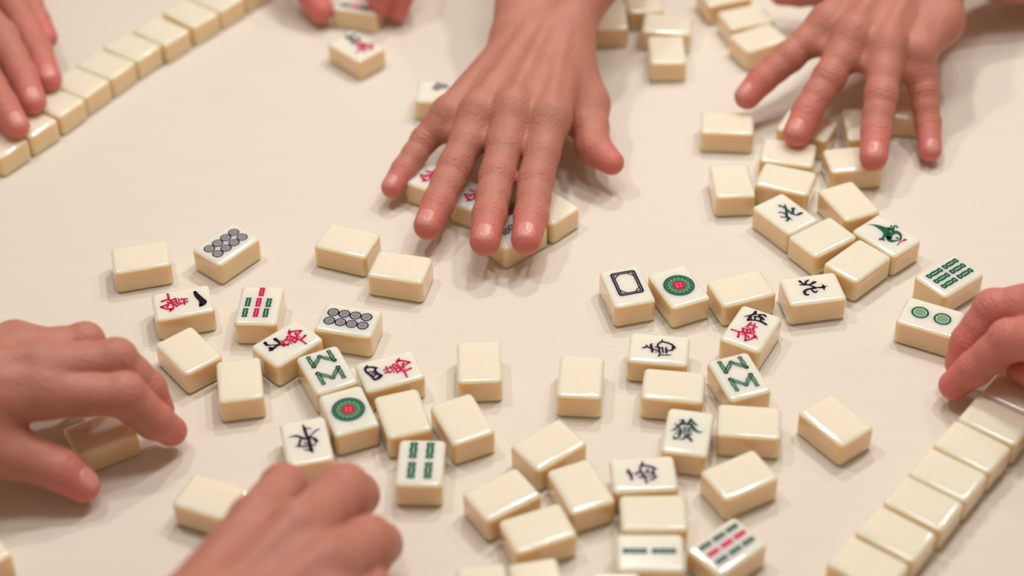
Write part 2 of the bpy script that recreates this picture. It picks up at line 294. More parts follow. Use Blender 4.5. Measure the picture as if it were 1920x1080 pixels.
GLYPH = {
 'wan': [[(-1.27,3.23,0.28), (-1.95,0.39,0.32)], [(-2.22,0.56,0.23), (-0.38,1.83,0.23)], [(-1.62,2.89,0.22), (-1.54,0.14,0.24)], [(0.65,3.15,0.28), (1.37,-0.65,0.29)], [(-0,1.41,0.23), (2.54,1.5,0.26)], [(-2.98,-0.92,0.17), (-0.44,-0.83,0.22), (2.1,-0.27,0.2)], [(-3.22,-2.44,0.35), (-2.43,-4.49,0.33)], [(-2.97,-2.55,0.26), (-0.71,-2.05,0.22), (1.8,-1.41,0.22)], [(-1.35,-2.39,0.22), (-0.12,-4.35,0.22)], [(0.37,-1.79,0.22), (1.39,-3.72,0.27)], [(1.69,-1.41,0.27), (3,-2.63,0.26)], [(-2.59,-4.58,0.23), (-0.44,-4.52,0.27), (3.04,-2.7,0.24)], [(-0.63,-2,0.23), (-0.6,-3.68,0.33), (-0.79,-5.32,0.37)], [(-7.99,-5.87,0.29), (-4.29,-5.71,0.33), (-0.25,-4.97,0.27), (2.22,-4.27,0.2), (4.18,-4.71,0.4), (6.19,-6.65,0.15)], [(-3.8,-5.82,0.31), (-2.86,-9.47,0.38)], [(-2.16,-6.96,0.16), (-0.84,-6.36,0.22)], [(-0.65,-5.4,0.27), (1.38,-10.14,0.35)], [(1.22,-10.23,0.38), (3.13,-8.25,0.33), (4.5,-5.46,0.46)], [(0.2,-6.49,0.2), (1.14,-6.6,0.31), (1.95,-7.34,0.33)]],
 'five': [[(-2.63,12.06,0.37), (-2.82,9.45,0.39), (-4.24,7.61,0.28), (-6.2,5.89,0.13)], [(-2.41,11.86,0.28), (-1.65,10.06,0.33)], [(-3.75,7.86,0.28), (-3.42,4.29,0.42)], [(-0.56,10.47,0.2), (1.15,11.37,0.31), (2.51,11.45,0.41), (3.54,10.67,0.24)], [(-0.26,10.47,0.31), (0.88,9.66,0.37)], [(-1.84,8.08,0.26), (0.52,9.09,0.37), (1.88,9.18,0.41), (3.5,8.16,0.28)], [(-3.23,7.82,0.22), (-2.19,5.24,0.22)], [(-1.3,8.21,0.26), (-0.4,5.86,0.26)], [(0.96,9.7,0.37), (2.69,6.55,0.35)], [(-3.45,4.36,0.37), (-0.3,5.85,0.31), (2.71,6.25,0.41), (5.84,5.4,0.4)]],
 'eight': [[(-7.08,-8,0.53), (-5.04,-8.33,0.44), (-3.42,-6.83,0.22), (-0.79,-3.81,0.31), (1.39,-1.82,0.26), (2.98,-0.99,0.05)], [(-5.6,-2.89,0.6), (-3.22,-2.8,0.46), (-0.63,-3.46,0.37)], [(-1.15,-3.98,0.4), (-1.13,-5.86,0.4), (-1.02,-8.04,0.51), (-0.89,-9.99,0.33)], [(-2.35,-8.61,0.51), (-0.64,-8.8,0.51)]],
 'four': [[(-7.06,-9.23,0.14), (-5.71,-10.11,0.43), (-4.4,-11.08,0.4), (-1.95,-10.89,0.39), (0.89,-9.7,0.39), (3.99,-8.88,0.43)], [(-5.3,-9.77,0.43), (-4.99,-7.89,0.36), (-3.84,-6.17,0.4), (-3.17,-5.06,0.22)], [(-3.57,-6.07,0.36), (-1.62,-6.82,0.4), (0.89,-6.14,0.47), (2.52,-4.96,0.41)], [(3.96,-8.96,0.48), (4.17,-7.72,0.45), (3.26,-6.13,0.59), (2.47,-4.94,0.5)], [(-1.93,-9.77,0.27), (-1.02,-6.86,0.31)], [(0.07,-10.01,0.23), (-0.02,-7.17,0.27)], [(1.76,-9.03,0.27), (0.76,-6.47,0.3)]],
 'east': [[(-0.01,10.49,0.17), (0.29,7.58,0.46), (0.6,3.49,0.42), (1.11,0.69,0.5), (1.27,-3.06,0.5), (1.26,-6.74,0.55), (1.74,-8.65,0.22)], [(0.55,8,0.28), (3.74,6.84,0.13)], [(-7.7,3.96,0.09), (-4.36,3.96,0.39), (-2.32,2.63,0.39), (-0.5,1.1,0.44), (1.14,0.9,0.44), (3.01,0.95,0.35), (4.38,-1,0.52), (5.11,-2.51,0.17)], [(7.04,5.8,0.19), (4.91,4.79,0.26), (3.16,3.1,0.22), (1.19,1.2,0.37)], [(-2.29,1.56,0.31), (-3.25,-1.11,0.39), (-3.91,-3.05,0.35)], [(-5.52,-2.64,0.15), (-3.39,-3.24,0.31), (-1.79,-3.73,0.31), (0.62,-3.69,0.4), (3.87,-4.25,0.18)], [(-1.29,-1.61,0.24), (1.24,-2.05,0.29)], [(-1.9,-5.67,0.2), (-0.53,-6.34,0.27), (1.58,-7.09,0.51)], [(4.44,-1.22,0.37), (3.85,-3.19,0.18)]],
 'south': [[(0.83,-8.16,0.16), (0.87,-7.28,0.32), (-0.14,-6.06,0.32), (0.57,-4.25,0.32), (1.36,-2.44,0.3), (2.14,-0.06,0.19)], [(-1.25,-6.15,0.22), (0.01,-5.9,0.29)], [(-2.66,-3.5,0.17), (-1.52,-3.99,0.41), (0.37,-3.51,0.39), (3.35,-2.93,0.35)], [(-6.49,1.15,0.09), (-4.75,1.11,0.32), (-2.93,-0.46,0.32), (-1.28,-0.62,0.32), (0.24,0.11,0.35), (2.25,0.39,0.28), (3.69,0.91,0.27), (5.99,0.47,0.3)], [(-4.67,0.86,0.29), (-4.24,3.22,0.35), (-3.53,5.31,0.35), (-2.37,6.85,0.35), (-0.59,8.15,0.22)], [(-1.98,6.81,0.41), (0.73,6.65,0.39), (1.64,3.67,0.23)], [(-0.48,-1.87,0.23), (0.02,0.21,0.29), (0.17,1.96,0.25)], [(-0.69,1.6,0.22), (3.09,2.34,0.29)], [(-0.92,3.48,0.2), (2.89,3.91,0.41)], [(0.47,3,0.16), (0.77,4.04,0.23)], [(3.35,-1.55,0.14), (2.84,0.87,0.25)], [(4.99,1.62,0.29), (4.78,3.34,0.19)], [(4.78,3.91,0.32), (4.37,6.7,0.1)]],
 'west': [[(-2.75,-6.79,0.28), (-1.03,-6.94,0.55), (0.56,-6.04,0.49), (3.91,-5.85,0.31)], [(-7.48,0.09,0.13), (-5.3,-0.15,0.44), (-3.64,-1.3,0.32), (-1.25,-1.25,0.32), (0.96,-0.71,0.38), (2.54,0.22,0.35), (6.11,0.63,0.33)], [(-4.68,-0.54,0.41), (-4.26,2.11,0.38), (-3.16,4.52,0.38), (-2.05,6.3,0.16)], [(-2.52,4.92,0.36), (-0.61,4.41,0.33), (0.92,4.52,0.33), (2.45,4.81,0.3)], [(2.74,5.72,0.17), (3.5,4.37,0.35), (4.27,3.17,0.3), (4.77,1.93,0.16)], [(-2.32,1.89,0.27), (-0.49,1.67,0.32), (-0.04,-0.12,0.17)], [(-0.69,1.86,0.27), (0.22,3.33,0.27), (1.45,4.45,0.33)], [(1.9,0.29,0.22), (2.28,3.41,0.22)], [(-0.17,-4.22,0.2), (0.36,-3.49,0.35), (-1.09,-2.06,0.3)], [(2.09,-2.89,0.17), (2.7,-1.06,0.36)]],
 'fa': [[(-5.05,6.05,0.11), (-2.88,6.92,0.34), (-3.28,4.99,0.45), (-4.86,2.19,0.36), (-6.36,0.01,0.26), (-8.08,-1.69,0.06)], [(-6.46,3.75,0.18), (-5.08,2.56,0.28)], [(-2.7,5.56,0.42), (-1.6,4.6,0.31), (-0.78,3.87,0.31)], [(0.56,8.07,0.36), (-0.36,5.11,0.42), (-0.85,3.86,0.24)], [(0.99,4.67,0.45), (2.45,2.16,0.53), (4.1,0.62,0.42), (5.6,0.28,0.31), (7.16,0.69,0.06)], [(0.63,7.5,0.37), (2.16,5.76,0.37), (3.64,4.58,0.28)], [(-3.77,3.74,0.23), (1.03,4.39,0.28)], [(-4.48,1.75,0.31), (-3.08,-0.25,0.37), (-3.32,-2.14,0.4), (-3.4,-3.98,0.34), (-4.48,-5.6,0.31), (-5.39,-6,0.42), (-6.3,-4.07,0.1)], [(-5.32,-0.48,0.23), (-3.17,-0.78,0.31)], [(-5.53,-2.59,0.23), (-3.63,-2.24,0.27)], [(-2.21,1.76,0.21), (1.32,2.13,0.23)], [(-1.62,-0.26,0.26), (1.92,-0.06,0.26)], [(0.81,2.27,0.23), (0.12,0.07,0.29)], [(-1.41,1.9,0.21), (-1.68,-0.45,0.23)], [(-2.08,-1.72,0.23), (1.83,-1.91,0.29)], [(1.19,-1.99,0.34), (-0.15,-4.11,0.4), (-1.58,-5.52,0.29), (-3.13,-6.04,0.19)], [(-0.9,-3.34,0.34), (0.8,-3.94,0.43), (2.5,-5.9,0.43), (2.83,-6.59,0.13)]],
 'north_a': [[(-6.1,-5.22,0.45), (-4.54,-4.44,0.3), (-3.42,-2.9,0.29)], [(-3.51,-6.45,0.09), (-3.27,-4.81,0.32), (-2.73,-1.7,0.29), (-2.84,-0.42,0.32), (-4.01,1.8,0.5), (-4.31,3.22,0.06)], [(-6.17,-0.6,0.26), (-5.18,-2.22,0.36), (-3.21,-2.99,0.32)], [(-2.84,-1.67,0.29), (-1.35,-0.24,0.29), (0.22,1.46,0.35)], [(-0.39,0.09,0.3), (0.22,1.46,0.32)], [(0.5,1.38,0.35), (0.48,-1.72,0.36), (1,-3.9,0.42), (2.38,-5.23,0.48), (4.41,-5.06,0.42), (4.7,-3.76,0.3)], [(0.77,-1.19,0.32), (2.48,-0.77,0.31), (3.58,0.14,0.39), (2.49,1.74,0.09)], [(0.23,1.93,0.23), (0.64,4.92,0.45)], [(-2.09,5.4,0.06), (-0.53,5.58,0.27), (0.06,6.18,0.26), (-0.02,7.64,0.05)], [(0.1,6.17,0.26), (1.4,5.23,0.3), (3.17,5.11,0.06)], [(-0.55,5.43,0.3), (0.75,4.88,0.33)]],
 'north_b': [[(1.13,6.55,0.33), (1.86,5.05,0.35), (2.19,2.59,0.38), (2,-0.68,0.41), (2.2,-3.03,0.38), (3.38,-5.23,0.35), (5.32,-5.18,0.52), (6.59,-5.4,0.43)], [(4.06,5.39,0.22), (2.69,2.92,0.35), (1.08,0.63,0.43), (-1.64,-2.69,0.44), (-1.83,-4.5,0.42), (-1.34,-6.98,0.08)], [(0.46,5.14,0.11), (1.24,6.37,0.22)], [(-2.94,1.97,0.3), (-1.53,1.24,0.27), (-1.12,-0.89,0.3)], [(-4.39,-1.04,0.2), (-3.89,-2.35,0.25), (-1.96,-3.47,0.28)], [(-1.63,-4.27,0.44), (-3.64,-5.59,0.41), (-4.87,-5.37,0.17)], [(5.48,0.15,0.52), (3.86,-1.43,0.43), (2.37,-2.84,0.38)], [(4.35,1,0.14), (6.43,-0.55,0.17)]],
 'bird': [[(-1.46,12.5,0.04), (0.95,9.34,0.36), (1.82,6.27,0.86), (1.96,2.57,1.32), (0.02,0.64,0.91), (-2.18,-0.1,0.45), (-5.38,-0.89,0.34)], [(-6.37,-0.22,0.2), (-4.88,-0.57,0.51), (-4.67,-2.16,0.34)], [(2.11,0.33,0.27), (-1.37,-0.81,0.45), (-1.61,-1.74,0.54), (-2.45,-3.65,0.69), (-2.21,-5.45,0.6), (-0.23,-6.44,0.31), (1.73,-7.33,0.34), (4.13,-6.01,0.34), (5.31,-4,0.6), (5,-1.9,0.78), (2.92,-1.34,0.69), (0.6,-1.47,0.78), (-1.23,-2.83,0.81)], [(7.56,3.61,0.18), (4.68,1.14,0.35), (4.51,-0.43,0.44)], [(5.49,0.43,0.35), (7.7,1.87,0.31), (9,1.57,0.35), (8.36,0.02,0.24)], [(1.54,-5.26,0.33), (2.01,-5.67,0.33)], [(4.47,2.86,0.55), (4.27,1.5,0.36)]],
 'beak': [[(4.01,-9.24,0.42), (2.25,-8.99,0.29), (0.63,-8.51,0.22), (-2.71,-9.53,0.18)]],
 'zig_a': [[(-5.42,11.38,0), (-5.26,3.86,0)], [(-5.26,3.86,0), (-0.17,9.6,0)], [(-0.17,9.6,0), (5.63,3.79,0)], [(5.15,11.24,0), (5.45,3.88,0)]],
 'zig_b': [[(-5.23,-1.2,0), (-5.13,-9.23,0)], [(-5.23,-1.2,0), (0.41,-7.33,0)], [(0.41,-7.33,0), (5.35,-1.31,0)], [(5.35,-1.31,0), (5.27,-9.32,0)]],
 'frame': [[(-6.39,11.22,0), (5.54,12.52,0), (7.16,-7.53,0), (-5.31,-8.71,0)]],
}
UP_TURN = {}
LIFT = {}

def tile_mesh(name, top):
    bm = bmesh.new(); bmesh.ops.create_cube(bm, size=1)
    for v in bm.verts: v.co = Vector((v.co.x * TW, v.co.y * TL, (v.co.z + .5) * TH)) * MM
    bmesh.ops.bevel(bm, geom=[e for e in bm.edges if abs(e.verts[0].co.z - e.verts[1].co.z) > 1e-6], offset=2.7 * MM, segments=6, affect='EDGES', profile=.5)
    rim = [e for e in bm.edges if abs(e.verts[0].co.z - e.verts[1].co.z) < 1e-6 and len(e.link_faces) == 2 and abs(e.link_faces[0].normal.z) + abs(e.link_faces[1].normal.z) > .5]
    bmesh.ops.bevel(bm, geom=rim, offset=2.5 * MM, segments=7, affect='EDGES', profile=.5)
    me = bpy.data.meshes.new(name)
    for f in bm.faces:
        f.smooth = f.calc_area() < 40e-6
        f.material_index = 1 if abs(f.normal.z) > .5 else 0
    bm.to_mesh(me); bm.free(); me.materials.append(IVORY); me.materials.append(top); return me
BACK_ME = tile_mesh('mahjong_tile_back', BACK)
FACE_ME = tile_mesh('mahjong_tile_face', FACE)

_layer = 0.03
def flat(name, polys, parent, layer=0):
    """thin inlaid paint: polys = [(points mm, material, extra layer)] just above the tile face"""
    bm = bmesh.new(); mats = []
    for pts, mat, l in polys:
        if mat not in mats: mats.append(mat)
        z = (TH + _layer * (1 + layer + l)) * MM
        vs = [bm.verts.new((x * MM, y * MM, z)) for x, y in pts]
        try: f = bm.faces.new(vs)
        except ValueError: continue
        f.normal_update()
        if f.normal.z < 0: f.normal_flip()
        f.material_index = mats.index(mat)
    me = bpy.data.meshes.new(name); bm.to_mesh(me); bm.free()
    for m in mats: me.materials.append(m)
    return link(name, me, parent)

def ribbon(st, grow=1.0):
    """outline pieces of one brush stroke given as (x, y, half width)"""
    P = [np.array(p, float) for p in st]
    if len(P) > 2:
        Q = []
        for i in range(len(P) - 1):
            p0, p1, p2, p3 = P[max(i - 1, 0)], P[i], P[i + 1], P[min(i + 2, len(P) - 1)]
            for t in (0, .25, .5, .75):
                Q.append(.5 * (2 * p1 + (p2 - p0) * t + (2 * p0 - 5 * p1 + 4 * p2 - p3) * t * t + (3 * p1 - p0 - 3 * p2 + p3) * t ** 3))
        P = Q + [P[-1]]
    out = []; L = []; R = []
    for i, p in enumerate(P):
        d = P[min(i + 1, len(P) - 1)][:2] - P[max(i - 1, 0)][:2]; d = d / (np.hypot(*d) + 1e-9)
        nrm = np.array([-d[1], d[0]]); w = max(p[2], .05) * grow
        L.append(p[:2] + nrm * w); R.append(p[:2] - nrm * w)
    for i in range(len(P) - 1): out.append([L[i], L[i + 1], R[i + 1], R[i]])
    for p in (P[0], P[-1]):
        w = max(p[2], .05) * grow
        out.append([p[:2] + w * np.array([math.cos(a), math.sin(a)]) for a in np.linspace(0, 2 * math.pi, 11)[:-1]])
    return out

def character(name, strokes, mat, parent, label=None, turn=1, shift=(0, 0), bold=1.7):
    polys = []
    for k, st in enumerate(strokes):
        st = [(turn * x + shift[0], turn * y + shift[1], h) for x, y, h in st]
        polys += [(pl, mat, 0.02 * k) for pl in ribbon(st, bold)]
    o = flat(name, polys, parent)
    if label: o['label'] = label
    return o

def disc(x, y, r, n=40): return [(x + r * math.cos(2 * math.pi * k / n), y + r * math.sin(2 * math.pi * k / n)) for k in range(n)]
def ring(x, y, r0, r1, mat, l, n=40):
    return [([(x + r * math.cos(2 * math.pi * q / n), y + r * math.sin(2 * math.pi * q / n)) for r, q in ((r1, k), (r1, k + 1), (r0, k + 1), (r0, k))], mat, l) for k in range(n)]

def stick(x, y, ang, half, wid, parent, mat=GREEN, core=LTGREEN, name='bamboo_stick'):
    c, s = math.cos(ang), math.sin(ang)          # the stick runs along the local +y turned by ang
    R = lambda u, v: (x + c * u - s * v, y + s * u + c * v)
    pts = []
    prof = [(-1, .55), (-.93, .95), (-.8, 1.05), (-.66, .95), (-.52, .72), (-.38, .86), (-.2, .95), (0, .98), (.2, .95), (.38, .86), (.52, .72), (.66, .95), (.8, 1.05), (.93, .95), (1, .55)]
    for t, k in prof: pts.append(R(wid * .57 * k, half * t))
    for t, k in reversed(prof): pts.append(R(-wid * .57 * k, half * t))
    polys = [(pts, mat, 0)]
    for a, b_ in ((-.82, -.6), (-.42, .42), (.6, .82)):
        polys.append(([R(-wid * .1, half * a), R(wid * .1, half * a), R(wid * .1, half * b_), R(-wid * .1, half * b_)], core, 1))
    return flat(name, polys, parent)

def ring_dot(x, y, r, parent, dark=BLACK, light=GREY):
    polys = [(disc(x, y, r), dark, 0)]
    polys += [(disc(x, y, r * .76), light, 1)] + ring(x, y, r * .44, r * .54, dark, 2) + ring(x, y, r * .15, r * .26, dark, 2, 20)
    return flat('ring_dot', polys, parent)

def marks(kind, o):
    G = GLYPH
    def wan(turn, shift=(0, 0)): character('red_character', G['wan'], RED, o, 'red engraved character', turn, shift, 1.75)
    if kind == 'wan5': wan(1); character('numeral', G['five'], BLACK, o, 'black engraved numeral')
    elif kind == 'wan8': wan(-1); character('numeral', G['eight'], BLACK, o, 'black engraved numeral')
    elif kind == 'wan4': wan(-1, (0, .4)); character('numeral', G['four'], BLACK, o, 'black engraved numeral')
    elif kind == 'wan1':
        wan(1, (0, -.6)); character('numeral', [[(-5.6, 7.2, .5), (-2.5, 7.9, .8), (1.5, 9.6, .9), (3.6, 10.0, 1.2), (5.6, 8.6, .6)]], BLACK, o, 'black engraved numeral')
    elif kind == 'wanfar':
        wan(1, (2, -.5)); character('numeral', [[(-x + .5, -y + 1.2, h * 1.15) for x, y, h in st] for st in G['eight']], DKGREEN, o, 'dark engraved numeral')
    elif kind in ('east', 'south', 'west'): character('wind_character', G[kind], BLACK, o, 'black engraved character')
    elif kind == 'fa': character('dragon_character', G['fa'], DKGREEN, o, 'green engraved character')
    elif kind == 'north_a': character('wind_character', G['north_a'], BLACK, o, 'black engraved character')
    elif kind == 'north_b': character('wind_character', G['north_b'], DKGREEN, o, 'dark green engraved character')
    elif kind == 'bird':
        character('bird', G['bird'], GREEN, o, 'green engraved bird'); character('beak', G['beak'], RED, o, 'red engraved beak')
    elif kind == 'dots8':
        for j in range(4):
            for i in (-3.2, 3.2): ring_dot(i, -8.75 + 5.83 * j, 2.95, o)
    elif kind == 'swirl':
        for dx, dy in ((-5.6, -2.6), (-2.4, -3.4), (-4.6, 1.0)): ring_dot(dx, dy, 2.3, o)
    elif kind == 'circ2':
        for y in (-5.7, 5.7): ring_dot(-.3, y, 4.4, o, GREEN, LTGREEN)
    elif kind == 'circ1':
        polys = [(disc(0, 0, 8.0, 60), GREEN, 0)]
        for k in range(16):
            a = 2 * math.pi * k / 16
            petal = [(r * math.cos(a + d), r * math.sin(a + d)) for r, d in ((3.3, -.11), (4.6, -.17), (5.6, -.12), (6.0, 0), (5.6, .12), (4.6, .17), (3.3, .11))]
            polys.append((petal, MIDGREEN, 1))
            inner = [(r * math.cos(a + d), r * math.sin(a + d)) for r, d in ((3.3, -.045), (4.5, -.07), (5.0, 0), (4.5, .07), (3.3, .045))]
            polys.append((inner, GREEN, 2))
        polys += ring(0, 0, 6.75, 6.92, MIDGREEN, 1, 60)
        flat('circle', polys, o)['label'] = 'large green engraved circle'
        polys = [(disc(0, 0, 2.95), RED, 3)] + [(disc(1.35 * math.cos(a), 1.35 * math.sin(a), .62, 12), PINK, 4) for a in (.6, 2.17, 3.74, 5.3)]
        flat('circle_centre', polys, o)['label'] = 'red centre of the circle'
    elif kind == 'frame':
        cx, cy = .35, 1.6
        def rr(hx, hy, r): return [(cx + sx * (hx - r) + r * math.cos(a), cy + sy * (hy - r) + r * math.sin(a)) for sx, sy, a0 in ((1, 1, 0), (-1, 1, 1), (-1, -1, 2), (1, -1, 3)) for a in np.linspace(a0 * math.pi / 2, (a0 + 1) * math.pi / 2, 5)]
        def band(a, b_, mat, l): return [([a[k], a[(k + 1) % len(a)], b_[(k + 1) % len(a)], b_[k]], mat, l) for k in range(len(a))]
        polys = band(rr(6.7, 9.1, 1.6), rr(5.7, 8.1, 1.1), BLACK, 0) + band(rr(5.7, 8.1, 1.1), rr(5.5, 7.9, .9), GREY, 0) + band(rr(5.5, 7.9, .9), rr(4.75, 7.15, .6), BLACK, 0)
        for sx in (-1, 1):
            for sy in (-1, 1):
                for a in ribbon([(cx + sx * 5, cy + sy * 4.6, .3), (cx + sx * 3.7, cy + sy * 6.0, .32), (cx + sx * 2.2, cy + sy * 7.4, .3)]): polys.append((a, BLACK, 1))
        flat('frame', polys, o)['label'] = 'black engraved double frame'
    elif kind == 'bam7':
        for x, y, m in ((.1, 9.4, RED), (-.4, 1.4, RED), (-.5, -6.5, RED), (-5.8, 1.5, GREEN), (-6.1, -6.6, GREEN), (4.8, 1.2, GREEN), (4.4, -6.5, GREEN)):
            stick(x, y, 0, 3.35, 2.5, o, m, PINK if m is RED else LTGREEN)
    elif kind == 'bam4':
        for x in (-3.8, 3.9):
            for y in (-5.3, 7.3): stick(x, y, 0, 5.2, 3.3, o)
    elif kind == 'bam6':
        for x in (-5.4, -.5, 4.5):
            for y in (-5.3, 6.6): stick(x, y, 0, 5.3, 2.9, o)
    elif kind == 'bam2':
        for y in (-6.6, 6.1): stick(-.4, y, 0, 5.3, 2.8, o)
    elif kind == 'bam9':
        for x, m in ((-5.9, DKGREEN), (-.9, RED), (4.3, DKGREEN)):
            for y in (-7.5, .7, 8.7): stick(x, y, 0, 3.35, 2.5, o, m, PINK if m is RED else LTGREEN)
    elif kind == 'bam8':
        for st in G['zig_a'] + G['zig_b']:
            (x0, y0, _), (x1, y1, _) = st
            L = math.hypot(x1 - x0, y1 - y0) / 2 + .9
            stick((x0 + x1) / 2, (y0 + y1) / 2, math.atan2(y1 - y0, x1 - x0) - math.pi / 2, L, 2.0, o)
    elif kind == 'held':
        for y, m in ((-7.6, GREEN), (-.4, RED), (5.6, DKGREEN)): stick(6.0, y, 0, 3.0, 3.2, o, m, PINK if m is RED else LTGREEN)
    elif kind == 'redmark':
        character('red_character', G['wan'], RED, o, 'red engraved character', -1, (0, 0), 1.9)
    elif kind == 'darkmark':
        for y in (-5.4, 0, 5.4): ring_dot(-.8, y, 2.6, o)

GROUPS = {'scat': 'loose mahjong tiles scattered on the cloth', 'pile': 'mahjong tiles in the pile under the upper right hand', 'far': 'mahjong tiles at the far side of the table',
          'hand': 'mahjong tiles under the spread hand', 'wl': 'tile row at the upper left', 'wr': 'tile row at the lower right'}
for x, y, r, kind, grp, label in TILES:
    if kind in UP_TURN: r += UP_TURN[kind]
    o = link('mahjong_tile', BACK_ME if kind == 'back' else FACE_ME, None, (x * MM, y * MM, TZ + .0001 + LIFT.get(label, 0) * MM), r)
    tag(o, label, 'mahjong tile', GROUPS[grp])
    if kind != 'back': marks(kind, o)

# ---------------------------------------------------------------- hands
def rcone(P, a, b, r1, r2):
    """distance to a round-ended tapering limb"""
    ba = b - a; l2 = float(ba @ ba); rr = r1 - r2
    if l2 < 1e-6 or l2 <= rr * rr: return np.linalg.norm(P - (a if r1 > r2 else b), axis=1) - max(r1, r2)
    a2 = l2 - rr * rr; il2 = 1 / l2
    pa = P - a; y = pa @ ba; z = y - l2
    q = pa * l2 - y[:, None] * ba; x2 = np.einsum('ij,ij->i', q, q)
    y2 = y * y * l2; z2 = z * z * l2; k = np.sign(rr) * rr * rr * x2
    out = (np.sqrt(x2 * a2 * il2) + y * rr) * il2 - r1
    m1 = np.sign(z) * a2 * z2 > k; m2 = (~m1) & (np.sign(y) * a2 * y2 < k)
    out = np.where(m1, np.sqrt(x2 + z2) * il2 - r2, out)
    return np.where(m2, np.sqrt(x2 + y2) * il2 - r1, out)

def smin(a, b, k):
    h = np.clip(k - np.abs(a - b), 0, None) / k
    return np.minimum(a, b) - h * h * k * .25

class Hand:
    def __init__(s, spec):
        J = lambda q: (at(*q[:3]), float(q[3]))
        s.palm = [[J(q) for q in ch] for ch in spec['palm']]
        s.arm = [[J(q) for q in ch] for ch in spec.get('arm', [])]
        s.fing = [[J(q) for q in ch] for ch in spec['fingers']]
        s.names = spec.get('order', ['index', 'middle', 'ring', 'little', 'thumb'])
        s.up = np.array(spec.get('up', (0, 0, 1.0)))
        s.tendon = spec.get('tendon', 1.1)
        s.web = spec.get('web', .42)
        s.kf = spec.get('kf', 6.0)
        s.ups = {k: np.array(v, float) for k, v in spec.get('ups', {}).items()}
        s.full = []
        for i, f in enumerate(s.fing):               # the middle of each bone is a little slimmer than its joints
            g = []
            for k in range(len(f) - 1):
                g.append(f[k]); (p, r), (q, t) = f[k], f[k + 1]
                if k < len(f) - 2 and k > 0: g.append(((p + q) / 2, (r + t) / 2 * .955))
                elif k == 0: g.append((p * .45 + q * .55, (r * .45 + t * .55) * .95))
            g.append(f[-1]); s.full.append(g)
        s.webs = []
        n4 = [i for i in range(len(s.fing)) if s.names[i] != 'thumb']
        for i, j in zip(n4[:-1], n4[1:]):
            a = s.fing[i][0][0] * (1 - s.web) + s.fing[i][1][0] * s.web; b_ = s.fing[j][0][0] * (1 - s.web) + s.fing[j][1][0] * s.web
            s.webs.append((a - s.up * 3.0, b_ - s.up * 3.0, 5.0))
        s.creases = []
        for i, f in enumerate(s.fing):
            for k in (1, 2):
                if k >= len(f) - 1: continue
                ax = f[k + 1][0] - f[k - 1][0]; ax = ax / np.linalg.norm(ax); up = s.dorsal(i, ax)
                s.creases.append((f[k][0], ax, up, f[k][1], .34 if k == 1 else .24))
        pts = [q for ch in s.palm + s.fing for q in ch]
        arm0 = [q for ch in s.arm for q in ch]
        P = np.array([p for p, r in pts + arm0]); R = np.array([r for p, r in pts + arm0])
        s.lo = (P - R[:, None]).min(0) - 4; s.hi = (P + R[:, None]).max(0) + 4
    def dorsal(s, i, ax):
        up = s.ups.get(s.names[i], s.up); up = up - ax * (up @ ax); return up / np.linalg.norm(up)
    def d(s, P, fine=True):
        palm = None
        for ch in s.palm:
            for (a, r1), (b_, r2) in zip(ch[:-1], ch[1:]):
                q = rcone(P, a, b_, r1, r2); palm = q if palm is None else smin(palm, q, 9.0)
        for a, b_, r in s.webs: palm = smin(palm, rcone(P, a, b_, r, r), 7.0)
        for ch in s.arm:
            for (a, r1), (b_, r2) in zip(ch[:-1], ch[1:]): palm = smin(palm, rcone(P, a, b_, r1, r2), 14.0)
        if s.tendon > 0:
            for i, ch in enumerate(s.palm):           # the cords that run over the back of the hand
                if i < len(s.fing) and s.names[i] != 'thumb' and len(ch) >= 2:
                    a, r1 = ch[0]; b_, r2 = ch[-1]
                    palm = smin(palm, rcone(P, a + s.up * (r1 - .3), b_ + s.up * (r2 - .6), 1.0, s.tendon), 6.0)
                    palm = smin(palm, np.linalg.norm(P - (b_ + s.up * (r2 * .40)), axis=1) - r2 * .64, 6.0)
        out = None
        for i, g in enumerate(s.full):
            f = None
            for (a, r1), (b_, r2) in zip(g[:-1], g[1:]):
                q = rcone(P, a, b_, r1, r2); f = q if f is None else smin(f, q, 2.5)
            if len(s.fing[i]) > 3:                    # the knuckle in the middle of the finger
                f = smin(f, np.linalg.norm(P - (s.fing[i][1][0] + s.dorsal(i, (s.fing[i][2][0] - s.fing[i][0][0]) / np.linalg.norm(s.fing[i][2][0] - s.fing[i][0][0])) * s.fing[i][1][1] * .3), axis=1) - s.fing[i][1][1] * .76, 3.0)
            f = smin(f, palm, s.kf)
            out = f if out is None else smin(out, f, .7)
        if fine:
            for c, ax, up, r, dep in s.creases:
                q = P - c; t = q @ ax; near = np.exp(-np.maximum(np.linalg.norm(q, axis=1) - r * 1.05, 0) ** 2 / 4)
                side = np.clip((q @ up) / r * 1.6, 0, 1)
                wob = .5 * np.sin(q @ np.cross(ax, up) * .9)
                g = sum(np.exp(-((t - o + wob) / .55) ** 2) for o in (-2.6, -.2, 2.3))
                out = out + dep * g * near * side
        return out
    def grad(s, P, e=.25):
        g = np.stack([s.d(P + e * v, False) - s.d(P - e * v, False) for v in np.eye(3)], 1)
        return g / (np.linalg.norm(g, axis=1)[:, None] + 1e-9)

